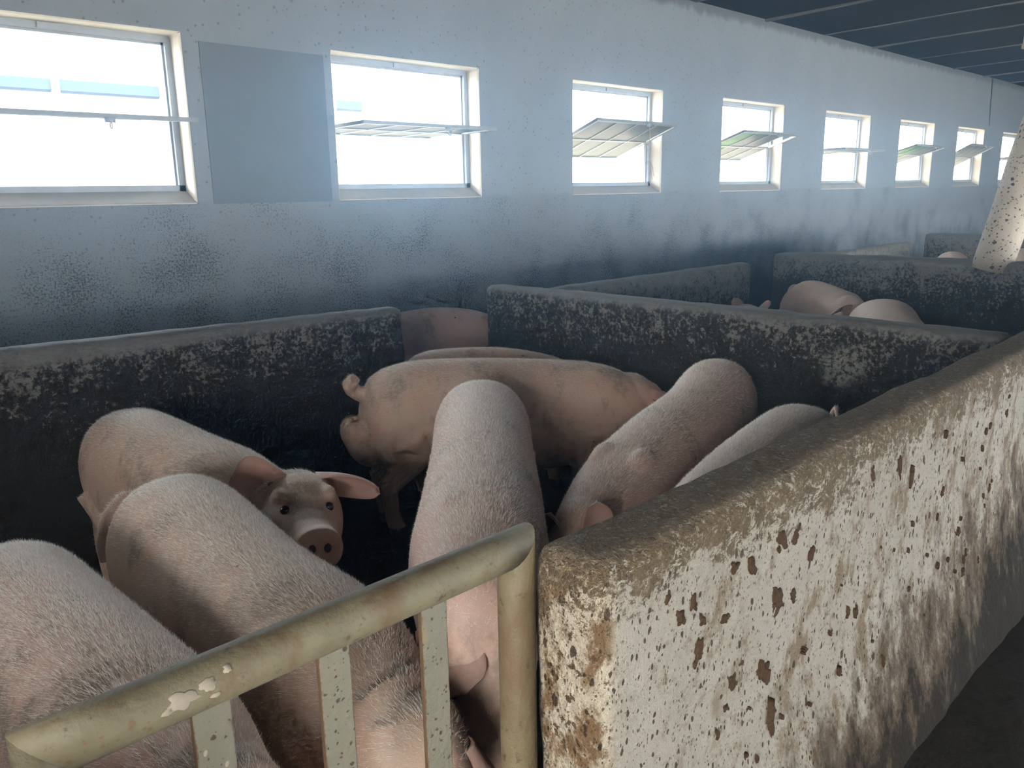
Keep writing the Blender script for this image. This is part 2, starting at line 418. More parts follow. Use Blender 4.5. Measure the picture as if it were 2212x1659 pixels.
# ceiling: dark boards between grey cover battens
ceil = empty('ceiling', (0, 0, ZC)); tag(ceil, kind='structure')
bx = [-2.6, -1.15, .3, 1.75, 3.2, 4.65, 6.05, 7.48, 8.89, 10.31, 11.75, 13.31, 14.89, 16.4, 17.9, 19.4, 20.9, 22.5, 24.2, 26.2]
def zc(y): return ZC + (5-y)*.018
for a, b in zip(bx, bx[1:]):
    bm = bmesh.new(); vs = add_box(bm, (a+.006, -4.3, 0), (b-.006, 5.15, .05))
    s = random.uniform(-.008, .008)
    for v in vs: v.co.z += zc(v.co.y)-ZC+s
    build('ceiling_board', bm, MAT['ceil'], ceil)
for a in bx[1:-1]:
    bm = bmesh.new(); y = 5.0
    rings = []
    for k in range(25):
        y = 5.0-9.0*k/24; wob = mnoise.noise(Vector((a*3, y*1.4, 0)))
        hw = .024+.012*abs(wob); z = zc(y)-ZC; sag = .012+.022*max(0, mnoise.noise(Vector((a*7, y*.9, 3))))
        rings.append([(a-hw, y, z+.002), (a+hw, y, z+.002), (a+hw, y, z-sag), (a-hw, y, z-sag)])
    add_loft(bm, rings); build('batten', bm, MAT['batten'], ceil)

# plaster patch where an opening was closed, and the black joint in the wall
pz = build('plaster_patch', (lambda b: (add_box(b, (2.292, YW-.004, 1.562), (3.14, YW+.01, 2.508)), b)[1])(bmesh.new()), MAT['patch'], wall)
bm = bmesh.new(); rings = []
for k in range(30):
    z = 2.62+.80*k/29; x = 16.98-.10*k/29+.012*mnoise.noise(Vector((0, 0, z*9))); hw = .012+.018*k/29+.008*mnoise.noise(Vector((5, 0, z*14)))
    rings.append([(x-hw, YW-.004, z), (x+hw, YW-.004, z), (x+hw, YW+.01, z), (x-hw, YW+.01, z)])
add_loft(bm, rings); build('wall_crack', bm, MAT['crack'], wall)

# ------------------------------------------------------------------ windows with centre-hung sashes
def pane_mesh(wd, ht):
    bm = bmesh.new(); add_box(bm, (-wd/2, -ht/2, -.002), (wd/2, ht/2, .002))
    me = bpy.data.meshes.new('pane'); bm.to_mesh(me); bm.free(); return me
TILT = {1: -4.6, 2: 1.2, 3: 20, 4: 18.5, 5: .8, 6: 16, 7: 27, 8: 2}
for i, (a, b) in enumerate(WIN_L):
    t = empty('window_%d' % (i+1), ((a+b)/2, YW+.15, SILL)); tag(t, kind='structure')
    hw = (b-a)/2; hh = (HEAD-SILL)
    bm = bmesh.new(); f = .038
    for lo, hi in (((-hw, -.02, .065), (hw, .02, .065+f)), ((-hw, -.02, hh-f), (hw, .02, hh)), ((-hw, -.02, f), (-hw+f, .02, hh-f)), ((hw-f, -.02, f), (hw, .02, hh-f)),
                   ((-hw+f, .006, hh-f-.012), (hw-f, .03, hh-f)), ((hw-f-.012, .006, f), (hw-f, .03, hh-f))): add_box(bm, lo, hi)
    add_box(bm, (-.06, -.034, hh-f+.004), (.06, -.02, hh-.006))
    build('window_frame', bm, MAT['steel'], t)
    bm = bmesh.new(); add_loft(bm, [[(x, -.146, -.004), (x, -.146, .004), (x, -.02, .068), (x, .15, .068), (x, .15, -.004)] for x in (-hw, hw)]); build('window_sill', bm, MAT['sill'], t)
    # sash: local x across, y depth, tilted about the pivot
    sw, sh = hw-.048, hh-.15; fr = .028
    sa = math.radians(TILT.get(i, 10)); piv = Vector((0, 0, .492))
    bm = bmesh.new()
    for lo, hi in (((-sw, -sh/2, -.012), (sw, -sh/2+fr, .012)), ((-sw, sh/2-fr, -.012), (sw, sh/2, .012)), ((-sw, -sh/2+fr, -.012), (-sw+fr, sh/2-fr, .012)), ((sw-fr, -sh/2+fr, -.012), (sw, sh/2-fr, .012)),
                   ((-sw+fr, -.011, -.010), (sw-fr, .011, .010))): add_box(bm, lo, hi)
    sash = build('sash', bm, MAT['sash'], t)
    sash.location = piv; sash.rotation_euler = (-sa, 0, 0)
    cols = 4; cw = (2*sw-2*fr)/cols; ch = sh/2-fr-.011
    mun = None
    for c in range(1, cols):
        for r in (-1, 1):
            bm = bmesh.new(); x = -sw+fr+cw*c; y0, y1 = sorted((r*.011, r*(sh/2-fr)))
            add_box(bm, (x-.009, y0, -.009), (x+.009, y1, .009)); build('glazing_bar', bm, MAT['sash'], sash)
    pm = pane_mesh(cw-.018, ch)
    pm.materials.append(MAT['glass'])
    pm2 = pm.copy(); pm2.materials.clear(); pm2.materials.append(MAT['glass_g'])
    for c in range(cols):
        for r in (-1, 1):
            if i == 4 and c == 3 and r == -1: continue            # this pane has fallen out
            p = link('pane', pm2 if (i == 6 and c < 2) or (i == 4 and c == 0) else pm, sash)
            p.location = (-sw+fr+cw*(c+.5), r*(.011+ch/2), 0)
    bm = bmesh.new()
    add_box(bm, (.10, -sh/2-.012, -.035), (.15, -sh/2+.012, -.008))
    ring = [(.125+.0*q, -sh/2-.012+.016*math.cos(q), -.05+.016*math.sin(q)) for q in [2*math.pi*k/14 for k in range(15)]]
    add_tube(bm, ring, .0035, 6, False)
    build('catch', bm, MAT['steel'], sash, True)
# twine hanging from one catch
i = 3; a, b = WIN_L[i]; sa = math.radians(TILT[i]); sh = HEAD-SILL-.15
cx = (a+b)/2+.125; cy = YW+.15-math.cos(sa)*(sh/2+.012); cz = SILL+.492+math.sin(sa)*(sh/2)-.055
tw = empty('twine', (cx, cy, cz)); tag(tw, 'frayed pale twine hanging from the catch of an open window sash', 'twine')
for pts in ([(0, 0, .0), (.004, -.005, -.1), (-.006, 0, -.2), (.02, .002, -.3), (.016, 0, -.36), (.05, .01, -.47), (.075, .01, -.58)],
            [(0, 0, -.2), (-.05, 0, -.17), (-.085, .004, -.24)], [(.016, 0, -.36), (-.01, .01, -.38), (-.03, .01, -.43)],
            [(.016, 0, -.36), (.045, .015, -.44), (.05, .02, -.62), (.07, .02, -.7)], [(.016, 0, -.36), (.06, .0, -.45), (.085, 0, -.55)]):
    bm = bmesh.new(); add_tube(bm, [(p[0], p[1], p[2]*.78) for p in pts], [.0035]*(len(pts)-1)+[.002], 6); build('strand', bm, MAT['twine'], tw, True)

# ------------------------------------------------------------------ outside: neighbouring shed and ground
bm = bmesh.new(); add_box(bm, (-60, 5.3, -.3), (90, 90, -.2)); tag(build('ground', bm, MAT['ground']), kind='structure')
sh = empty('neighbour_shed', (0, 9.1, -.2)); tag(sh, 'white neighbouring shed with a zinc gutter seen through the window', 'shed')
bm = bmesh.new(); add_box(bm, (-9, .05, 0), (6.0, 6.0, 2.84)); build('shed_wall', bm, MAT['white'], sh)
bm = bmesh.new(); add_loft(bm, [[(x, -.02, 2.93), (x, 6.2, 4.3), (x, 6.2, 4.34), (x, -.02, 2.97)] for x in (-9.1, 6.15)]); build('shed_roof', bm, MAT['white'], sh)
bm = bmesh.new()
prof = [(-.02, .12), (-.13, .12), (-.13, .02), (-.10, 0), (-.05, 0), (-.02, .02)]
add_loft(bm, [[(x, p[0], 2.815+p[1]) for p in prof] for x in (-9.1, 6.16)]); build('gutter', bm, MAT['zinc'], sh)
for k in range(14):
    bm = bmesh.new(); x = -6.6+1.03*k-.06; add_box(bm, (x, -.145, 2.79), (x+.07, -.005, 2.965)); build('gutter_bracket', bm, MAT['white'], sh)

# ------------------------------------------------------------------ pen walls
def pen(name, label, *a, **k): return tag(rounded_wall(name, *a, **k), label, 'pen wall')
front = pen('pen_wall', 'limewashed concrete pen wall splashed with brown dung, standing beside the gate', (.942, .775, 0), (3.95, .94, 1.0), .04, MAT['limed'], .025, .005)
for v in front.data.vertices:     # the foot spreads into the passage
    v.co.y -= .10*max(0.0, (.6-v.co.z)/.6)**1.5*(.94-v.co.y)/.165
pen('pen_wall', 'concrete wall on the hinge side of the gate', (-2.39, .74, 0), (.085, .925, 1.0), .045, MAT['limed'], .05, .006, seed=3)
pen('pen_wall', 'front concrete wall of the pen behind the first dark cross wall', (3.96, .70, 0), (7.2, .925, 1.0), .045, MAT['limed'], .06, .006, seed=5)
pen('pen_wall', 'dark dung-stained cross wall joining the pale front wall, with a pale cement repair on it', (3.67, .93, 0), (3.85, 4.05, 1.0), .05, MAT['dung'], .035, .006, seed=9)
pen('pen_wall', 'mottled cross wall carrying the leaning spotted post', (7.25, .93, 0), (7.46, 3.9, 1.0), .05, MAT['mott'], .05, .008, seed=12)
pen('pen_wall', 'farthest cross wall, beyond the leaning spotted post', (11.15, .93, 0), (11.36, 3.9, 1.0), .05, MAT['grey'], .06, .009, seed=15)
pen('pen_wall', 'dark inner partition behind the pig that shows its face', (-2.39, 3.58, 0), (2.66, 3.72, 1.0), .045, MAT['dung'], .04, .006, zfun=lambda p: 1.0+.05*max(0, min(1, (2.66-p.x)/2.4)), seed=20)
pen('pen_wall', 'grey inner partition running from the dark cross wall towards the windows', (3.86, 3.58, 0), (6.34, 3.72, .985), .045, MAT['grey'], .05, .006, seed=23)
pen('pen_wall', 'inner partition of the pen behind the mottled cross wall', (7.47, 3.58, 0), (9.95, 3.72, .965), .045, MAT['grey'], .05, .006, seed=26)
# dung splashes thick enough to stand off the front wall
def front_y(z): return .775-.10*max(0.0, (.6-z)/.6)**1.5
SPL = [(1.555, .86, .016, .020), (1.615, .845, .012, .020), (1.43, .835, .014, .017), (1.36, .86, .013, .010), (1.70, .775, .012, .02), (1.24, .73, .013, .026), (1.37, .60, .016, .02), (1.50, .56, .02, .03), (1.53, .44, .009, .04), (1.55, .72, .02, .03),
       (2.02, .88, .012, .022), (2.20, .86, .012, .03), (2.30, .80, .009, .025), (1.62, .70, .01, .016), (1.17, .83, .012, .014), (1.25, .79, .009, .012), (1.33, .76, .012, .012)]
for k in range(60):
    x = random.uniform(1.1, 3.2); z = random.uniform(.3, .9); r = random.uniform(.003, .008); SPL.append((x, z, r, r*random.uniform(1, 2.2)))
for k, (x, z, rx, rz) in enumerate(SPL):
    bm = bmesh.new(); blobs = [(x, z, rx, rz)]
    for q in range(random.randint(1, 4) if rx > .005 else 1):
        f = random.uniform(.25, .55); blobs.append((x+rx*random.uniform(-1.1, 1.1), z+rz*random.uniform(-1.2, 1.2), rx*f, rz*f))
    for (bx_, bz_, ra, rb) in blobs:
        N = 16; o1 = random.uniform(0, 50); rim = []; sk = random.uniform(-.5, .5)
        for j in range(N):
            q = 2*math.pi*j/N; rr = 1+.6*mnoise.noise(Vector((math.cos(q)*1.3+o1, math.sin(q)*1.3, 0)))+.5*mnoise.noise(Vector((math.cos(q)*4+o1, math.sin(q)*4, 7)))
            u, v = ra*rr*math.cos(q), rb*rr*math.sin(q); rim.append((bx_+u+sk*v, bz_+v))
        yy = front_y(bz_)
        add_loft(bm, [[(u, yy+.010, v) for u, v in rim], [(u, yy-.003, v) for u, v in rim], [(bx_+(u-bx_)*.6, yy-.005, bz_+(v-bz_)*.6) for u, v in rim]], True)
    build('dung_splash', bm, MAT['splat'], front, True)

# ------------------------------------------------------------------ gate
gt = empty('gate', (.94, .93, 0)); tag(gt, 'rusty cream-painted steel gate with flat upright bars, hung beside the pale wall', 'gate')
GY, GR = .94, .034
def gpart(name, bm, m, smooth=True): return build(name, bm, m, gt, smooth, off=gt.location)
def mitred(bm, pts, rad, n0, n1, seg=20):
    """tube between two points with mitred ends"""
    p0, p1 = Vector(pts[0]), Vector(pts[1]); t = (p1-p0).normalized(); a = Vector((0, 1, 0)); b = t.cross(a)
    rings = []
    for p, n in ((p0, Vector(n0)), (p0.lerp(p1, .1), None), (p0.lerp(p1, .5), None), (p0.lerp(p1, .9), None), (p1, Vector(n1))):
        ring = []
        for k in range(seg):
            q = 2*math.pi*k/seg; r = p+(a*math.cos(q)+b*math.sin(q))*rad
            if n is not None: r = r - t*((r-p).dot(n)/t.dot(n))
            ring.append(r)
        rings.append(ring)
    add_loft(bm, rings)
XL, XR, ZT = .138+GR, .945-GR, 1.002
bm = bmesh.new(); mitred(bm, [(XL, GY, ZT), (XR, GY, ZT)], GR, (1, 0, 1), (1, 0, -1)); rail = gpart('top_rail', bm, MAT['gate'])
for x, n, m in ((XL, (-1, 0, -1), 'gate'), (XR, (1, 0, -1), 'gate_r')):
    bm = bmesh.new(); mitred(bm, [(x, GY, ZT), (x, GY, .10)], GR, n, (0, 0, 1)); gpart('gate_post', bm, MAT[m])
bm = bmesh.new(); mitred(bm, [(XL+.03, GY, .16), (XR-.03, GY, .16)], .03, (1, 0, 0), (1, 0, 0)); gpart('bottom_rail', bm, MAT['gate'])
for x in (.359, .541, .724):
    bm = bmesh.new(); add_box(bm, (x-.026, GY-.005, .17), (x+.026, GY+.005, .985))
    for f in bm.faces:
        if abs(f.normal.x) > .5: f.material_index = 1
    o = build('upright_bar', bm, [MAT['bar'], MAT['rust']], gt, off=gt.location)
    b2 = o.modifiers.new('edge', 'BEVEL'); b2.width = .002; b2.segments = 2
    if x < .4:
        for zz, xx in ((.905, -.014), (.875, .012), (.80, .004)):
            bm = bmesh.new(); add_ell(bm, (x+xx, GY-.005, zz), ((1, 0, 0), (0, 1, 0), (.15, 0, 1)), (.0035, .0012, .005), 9, 6); build('paint_chip', bm, MAT['chip'], o, True, off=gt.location)
for x, th, rx, rt in ((.315, 12, .020, 20), (.348, 22, .013, 14), (.376, 38, .006, 9), (.295, 2, .008, 8), (.355, -6, .008, 6)):   # bare patches on the rail
    bm = bmesh.new(); N = 24; o1 = x*77; cap = []
    for rr_, lift in ((1.0, -.0008), (.82, .0012)):
        ring = []
        for k in range(N):
            q = 2*math.pi*k/N; r_ = rr_*(1+.6*mnoise.noise(Vector((math.cos(q)*1.8+o1, math.sin(q)*1.8, 0))))
            a_ = math.radians(th+rt*r_*math.sin(q)); u = x+rx*r_*math.cos(q)
            ring.append((u, GY-math.cos(a_)*(GR+lift), ZT+math.sin(a_)*(GR+lift)))
        cap.append(ring)
    add_loft(bm, cap); build('paint_chip', bm, MAT['chip'], rail, True, off=gt.location)

# ------------------------------------------------------------------ leaning post and drop pipe
bm = bmesh.new(); P0, P1 = Vector((7.34, 2.03, .93)), Vector((7.36, 1.50, ZC+.05)); pts = [P0.lerp(P1, k/18) for k in range(19)]
rg = add_tube(bm, pts, [.148-.02*k/18 for k in range(19)], 24)
for v in bm.verts: v.co += Vector((mnoise.noise(v.co*5), mnoise.noise(v.co*5+Vector((9, 0, 0))), 0))*.008
tag(build('roof_post', bm, MAT['post'], None, True, off=P0, loc=P0), 'thick leaning roof post, pale with dark splashes, footed on a cross wall', 'post')
px, py = 7.36, 1.92
dp = empty('drop_pipe', (px, py, 2.6)); tag(dp, 'cream pipe end hanging from the dark ceiling', 'pipe')
bm = bmesh.new(); add_tube(bm, [(0, 0, .13), (0, 0, .02)], .075, 20); build('pipe_socket', bm, MAT['pipe'], dp, True)
bm = bmesh.new(); add_tube(bm, [(0, 0, .022), (0, 0, .018), (0, 0, -.012), (0, 0, -.016)], [.07, .082, .082, .07], 20); build('rim', bm, MAT['pipe'], dp, True)
bm = bmesh.new(); add_tube(bm, [(0, 0, .12), (0, 0, ZC-2.6+.05)], .06, 20); build('pipe_run', bm, MAT['pipe_d'], dp, True)

# ------------------------------------------------------------------ pigs
def catmull(P, n):
    P = [np.array(p, float) for p in P]
    P = [2*P[0]-P[1]] + P + [2*P[-1]-P[-2]]
    seg = []
    for i in range(1, len(P)-2):
        for k in range(24):
            t = k/24; a, b, c, d = P[i-1], P[i], P[i+1], P[i+2]
            seg.append(.5*((2*b)+(c-a)*t+(2*a-5*b+4*c-d)*t*t+(3*b-a-3*c+d)*t**3))
    seg.append(P[-2]); seg = np.array(seg)
    L = np.concatenate([[0], np.cumsum(np.linalg.norm(np.diff(seg[:, :2], axis=0), axis=1))])
    def at(s):
        d = s*L[-1]
        if s < 0: return np.array([*(seg[0][:2]+(seg[0][:2]-seg[3][:2])/max(L[3], 1e-6)*(-d)), seg[0][2]])
        if s > 1:
            e = (seg[-1]-seg[-4]); return seg[-1]+e/max(1e-6, np.linalg.norm(e[:2]))*(d-L[-1])
        return np.array([np.interp(d, L, seg[:, i]) for i in range(3)])
    return at, L[-1]
#       s     drop of the back   depth   half width
PROF = [(-.01, .150, .10, .035), (.010, .080, .24, .105), (.035, .036, .34, .155), (.08, .010, .42, .186), (.16, .000, .46, .196), (.30, .000, .48, .190), (.42, .000, .50, .192),
        (.55, .000, .515, .197), (.68, .000, .50, .197), (.78, .000, .47, .198), (.86, .005, .42, .185), (.93, .015, .36, .160), (1.0, .03, .30, .138), (1.06, .055, .24, .11)]
def ear_mesh(bm, base, dirv, wid, nor, L, Wd, cup=.03, droop=(0, 0, 0), curl=0.0, th=.007, sq=0.0):
    base, dirv, wid, nor, droop = Vector(base), Vector(dirv).normalized(), Vector(wid), Vector(nor), Vector(droop)
    wid = (wid-dirv*wid.dot(dirv)).normalized(); n0 = dirv.cross(wid).normalized()
    if n0.dot(nor) < 0: n0 = -n0
    nu, nv = 12, 8; g = []
    for i in range(nu+1):
        u = i/nu; wv = Wd*(.62+.75*u-.2*u*u)*math.sqrt(max(0, 1-u**(2.6+6*sq)))*.62
        row = []
        for j in range(nv+1):
            v = -1+2*j/nv
            p = base+dirv*(L*u)+wid*(wv*v)+n0*(-cup*(1-v*v)*(1-.6*u))+droop*(u*u)+n0*(curl*u*u*abs(v))
            row.append(p)
        g.append(row)
    front = [[bm.verts.new(p+n0*th*.5) for p in r] for r in g]
    backs = [[bm.verts.new(p-n0*th*.5) for p in r] for r in g]
    fs = []
    for i in range(nu):
        for j in range(nv):
            fs.append(bm.faces.new((front[i][j], front[i][j+1], front[i+1][j+1], front[i+1][j])))
            fs.append(bm.faces.new((backs[i][j], backs[i+1][j], backs[i+1][j+1], backs[i][j+1])))
    for j, jj in ((0, 0), (nv, nv)):
        for i in range(nu): fs.append(bm.faces.new((front[i][j], front[i+1][j], backs[i+1][j], backs[i][j])))
    for j in range(nv):
        fs.append(bm.faces.new((front[0][j], backs[0][j], backs[0][j+1], front[0][j+1])))
        fs.append(bm.faces.new((front[nu][j], front[nu][j+1], backs[nu][j+1], backs[nu][j])))
    for f in fs: f.material_index = 1; f.smooth = True

def make_pig(label, spine, skin=0, k=1.0, wide=1.0, head=(0, 30), hs=1.0, ears=None, tail='hang', voxel=.008, bristles=0, eyes=True, boar=False, legs=True, roll=0.0, tail_side=1, depth=1.0, hoff=(0, 0, 0), blade=-.05):
    at, LEN = catmull(spine, 60)
    def frame(s):
        a, b = at(max(s-.03, -.02)), at(min(s+.03, 1.05)); t = (b-a)[:2]; t = t/np.linalg.norm(t)
        return at(s), Vector((t[0], t[1], 0)), Vector((-t[1], t[0], 0))
    def pt(s, lat, z):
        p, t, l = frame(s); return Vector((p[0], p[1], 0))+l*lat+Vector((0, 0, z))
    bm = bmesh.new(); rings = []; NS = 36
    S0 = [q[0] for q in PROF]
    for i in range(46):
        s = S0[0]+(S0[-1]-S0[0])*(i/45)**1.0
        dr, dp, hw = [np.interp(s, S0, [q[j] for q in PROF]) for j in (1, 2, 3)]
        p, t, l = frame(s); zt = p[2]-dr*k; dpz = dp*k*depth; hwz = hw*k*wide; zc_ = zt-dpz/2
        ring = []
        for j in range(NS):
            q = 2*math.pi*j/NS; c, sn = math.cos(q), math.sin(q)
            e = .86
            x = math.copysign(abs(c)**e, c); y = math.copysign(abs(sn)**e, sn)
            if sn > 0: y = sn**.95
            ring.append(Vector((p[0], p[1], 0))+l*(hwz*x)+Vector((0, 0, zc_+dpz/2*y)))
        rings.append(ring)
    add_loft(bm, rings)
    zr, zf = at(.15)[2], at(.80)[2]
    for sd in (-1, 1):
        p, t, l = frame(.14); add_ell(bm, pt(.14, sd*.085*k*wide, zr-.27*k), (t, l, (0, 0, 1)), (.17*k, .098*k*wide, .22*k))
        p, t, l = frame(.80); add_ell(bm, pt(.80, sd*.100*k*wide, zf-.25*k), (t, l, (0, 0, 1)), (.135*k, .09*k*wide, .21*k))
        add_ell(bm, pt(.815, sd*.075*k*wide, zf-.085*k+blade), (t+Vector((0, 0, .5)), l, Vector((0, 0, 1))-t*.5), (.115*k, .058*k, .125*k))
        if legs:
            la = .105*k*wide; u = k/LEN
            h = [pt(.14, sd*la, zr-.30*k), pt(.14+.05*u, sd*la, zr*.50), pt(.14-.10*u, sd*la, zr*.30), pt(.14-.085*u, sd*la, .10*k), pt(.14-.07*u, sd*la, .05*k), pt(.14-.06*u, sd*la, .0)]
            add_tube(bm, h, [.115*k, .085*k, .046*k, .036*k, .040*k, .044*k], 14)
            h = [pt(.80, sd*la, zf-.28*k), pt(.80-.03*u, sd*la, zf*.48), pt(.80+.0*u, sd*la, zf*.28), pt(.80-.0*u, sd*la, .10*k), pt(.80+.012*u, sd*la, .05*k), pt(.80+.02*u, sd*la, .0)]
            add_tube(bm, h, [.10*k, .068*k, .046*k, .036*k, .040*k, .044*k], 14)
    if boar:
        for sd in (-1, 1):
            p, t, l = frame(.02); c = pt(-.005, sd*.045*k, zr-.33*k)
            add_ell(bm, c, (l, t, Vector((0, 0, 1))-t*.3), (.060*k, .085*k, .115*k))
    # head
    pe, te, le = frame(1.0)
    yaw, pitch = math.radians(head[0]), math.radians(head[1])
    hd = Vector((math.cos(yaw)*math.cos(pitch), math.sin(yaw)*math.cos(pitch), -math.sin(pitch)))
    sd_ = Vector((-math.sin(yaw), math.cos(yaw), 0)); hu = hd.cross(sd_).normalized()
    if roll: R_ = Matrix.Rotation(math.radians(roll), 3, hd); sd_ = R_ @ sd_; hu = R_ @ hu
    HL = .35*k*hs; q = k*hs
    base = Vector((pe[0], pe[1], pe[2]-.15*k))+Vector(hoff)
    HT = [(-.35, .10, -.13, .105), (-.1, .125, -.145, .122), (.08, .135, -.155, .128), (.22, .122, -.155, .127), (.36, .094, -.145, .113), (.5, .064, -.125, .090), (.65, .045, -.108, .080), (.8, .040, -.094, .073), (.93, .046, -.086, .071), (.985, .046, -.082, .069), (1.0, .038, -.074, .060)]
    rings = []
    for t_, tp, bt, hw in HT:
        ring = []
        for j in range(28):
            a = 2*math.pi*j/28; c, sn = math.cos(a), math.sin(a); e = .9
            ring.append(base+hd*(HL*t_)+sd_*(hw*q*math.copysign(abs(c)**e, c))+hu*(q*((tp+bt)/2+(tp-bt)/2*math.copysign(abs(sn)**e, sn))))
        rings.append(ring)
    add_loft(bm, rings)
    # brow ridges and neck filler
    for sg in (-1, 1): add_ell(bm, base+hd*(HL*.27)+sd_*(sg*.072*q)+hu*(.082*q), (hd, sd_, hu), (.045*q, .028*q, .026*q), 12, 8)
    nk = at(.90); add_tube(bm, [Vector((nk[0], nk[1], nk[2]-.19*k)), base+hd*(HL*.05)-hu*.01*q], [.165*k*wide, .125*q], 20)
    add_ell(bm, base-hd*(HL*.12)+hu*(.03*q), (hd, sd_, hu), (.11*q, .115*q, .10*q))
    # tail
    p0, t0, l0 = frame(.0); tb = Vector((p0[0], p0[1], p0[2]-.10*k))
    bk = -t0
    if tail == 'up':
        tp = [tb-bk*.05*k, tb+bk*.015*k+Vector((0, 0, .012)), tb+bk*.035*k+Vector((0, 0, .03*k))+l0*.01, tb+bk*.045*k+Vector((0, 0, .055*k))-l0*.012, tb+bk*.035*k+Vector((0, 0, .075*k))-l0*.03, tb+bk*.015*k+Vector((0, 0, .06*k))-l0*.035]
        rd = [.036, .033, .036, .038, .036, .026]
    elif tail == 'side':
        tp = [tb-bk*.05*k, tb+bk*.02*k+Vector((0, 0, .02*k)), tb+bk*.03*k+l0*tail_side*.06*k+Vector((0, 0, .035*k)), tb+bk*.01*k+l0*tail_side*.12*k+Vector((0, 0, .0)), tb-bk*.0*k+l0*tail_side*.15*k+Vector((0, 0, -.07*k)), tb-bk*.01*k+l0*tail_side*.155*k+Vector((0, 0, -.13*k))]
        rd = [.028, .027, .026, .023, .020, .014]
    elif tail == 'curl':
        tp = [tb-bk*.05*k]+[tb+bk*(.03+.045*math.sin(a))*k+Vector((0, 0, (.045-.05*math.cos(a))*k))+l0*(tail_side*.02*a*k) for a in np.linspace(0, 5.0, 12)]
        rd = [.020]*4+list(np.linspace(.018, .009, 9))
    else:
        tp = [tb-bk*.05*k, tb+bk*.02*k, tb+bk*.045*k+Vector((0, 0, -.03*k))+l0*tail_side*.01, tb+bk*.05*k+Vector((0, 0, -.09*k))+l0*tail_side*.03, tb+bk*.04*k+Vector((0, 0, -.15*k))+l0*tail_side*.05]
        rd = [.022, .019, .016, .012, .008]
    add_tube(bm, tp, [r*k for r in rd], 10)
    # one continuous skin
    bmesh.ops.recalc_face_normals(bm, faces=bm.faces)
    me = bpy.data.meshes.new('tmp'); bm.to_mesh(me); bm.free()
    o = bpy.data.objects.new('tmp', me); COL.objects.link(o)
    rm = o.modifiers.new('r', 'REMESH'); rm.mode = 'VOXEL'; rm.voxel_size = voxel; rm.use_smooth_shade = True
    smo = o.modifiers.new('s', 'SMOOTH'); smo.factor = .5; smo.iterations = max(3, int(.12/voxel))
    dg = bpy.context.evaluated_depsgraph_get(); dg.update()
    me2 = bpy.data.meshes.new_from_object(o.evaluated_get(dg))
    bpy.data.objects.remove(o); bpy.data.meshes.remove(me)
    bm = bmesh.new(); bm.from_mesh(me2); bpy.data.meshes.remove(me2)
    for f in bm.faces:
        f.material_index = 0; f.smooth = True
        if f.calc_center_median().z < .045*k: f.material_index = 2
    # ears, set into the skull
    E = dict(L=.20, W=.085, out=.75, fwd=.25, up=.45, droop=(0, 0, -.03), face=(.8, .2, -.3), cup=.03, curl=0.)
    for sg, ov in ((1, (ears or {}).get('l', {})), (-1, (ears or {}).get('r', {}))):
        e = dict(E); e.update((ears or {}).get('both', {})); e.update(ov)
        b0 = base+hd*(HL*.04)+sd_*(sg*.085*q)+hu*(.085*q)
        dv = hd*e['fwd']+sd_*(sg*e['out'])+hu*e['up']; nr = hd*e['face'][0]+sd_*(sg*e['face'][1])+hu*e['face'][2]
        wdv = dv.cross(nr); b0 = b0-dv.normalized()*(.03*q)
        ear_mesh(bm, b0, dv, wdv, nr, e['L']*q, e['W']*q, e['cup']*q, Vector(e['droop'])*q, e['curl']*q, sq=e.get('sq', 0))
    for sg in (-1, 1):
        nv0 = len(bm.faces); add_ell(bm, base+hd*(HL*1.0)+sd_*(sg*.022*q)+hu*(-.012*q), (sd_, hu, hd), (.011*q, .014*q, .008*q), 10, 8)
        bm.faces.ensure_lookup_table()
        for f in bm.faces[nv0:]: f.material_index = 3; f.smooth = True
    ctr = at(.5); org = Vector((ctr[0], ctr[1], 0))
    bmesh.ops.translate(bm, verts=bm.verts, vec=-org)
    me = bpy.data.meshes.new('pig'); bm.to_mesh(me); bm.free()
    for m in (SKIN[skin], MAT['ear'], MAT['hoof'], MAT['nostril']): me.materials.append(m)
    pig = link('pig', me, None, org); tag(pig, label, 'pig', 'pigs in the pens')
    if eyes:
        from mathutils.bvhtree import BVHTree
        eye_at = []
        tree = BVHTree.FromPolygons([v.co[:] for v in me.vertices], [p.vertices[:] for p in me.polygons if p.material_index == 0])
        for sg in (-1, 1):
            dv = (sd_*(sg*.72)+hu*.69).normalized(); src = base+hd*(HL*.43)-org-hu*.01*q
            hit = tree.ray_cast(src+dv*.4, -dv)
            c = hit[0] if hit[0] is not None else src+dv*.1*q
            eye_at.append(c)
            b2 = bmesh.new(); add_ell(b2, c-dv*.004*q, (hd, sd_, hu), (.0170*q, .0150*q, .0150*q), 14, 10)
            ey = build('eye', b2, MAT['eye'], pig, True)
    if bristles:
        bristles = int(bristles*.72)
        nP = len(me.polygons); ar = np.empty(nP); me.polygons.foreach_get('area', ar)
        cen = np.empty(nP*3); me.polygons.foreach_get('center', cen); cen = cen.reshape(-1, 3)
        nor = np.empty(nP*3); me.polygons.foreach_get('normal', nor); nor = nor.reshape(-1, 3)
        mi = np.empty(nP, int); me.polygons.foreach_get('material_index', mi)
        wgt = ar*np.clip(nor[:, 2]+.35, 0, 1.35)**2.6*(mi == 0)*(cen[:, 2] > .25)
        rng = np.random.default_rng(int(abs(org.x*1000)+abs(org.y*77)))
        idx = rng.choice(nP, bristles, p=wgt/wgt.sum())
        P = cen[idx]+rng.normal(0, voxel*.45, (bristles, 3)); Nn = nor[idx]
        P = P-Nn*np.sum((P-cen[idx])*Nn, 1)[:, None]
        ss = np.linspace(0, 1, 60); ctrl = np.array([at(s)[:2] for s in ss])-np.array([org.x, org.y])
        near = np.argmin(((P[:, None, :2]-ctrl[None])**2).sum(2), 1)
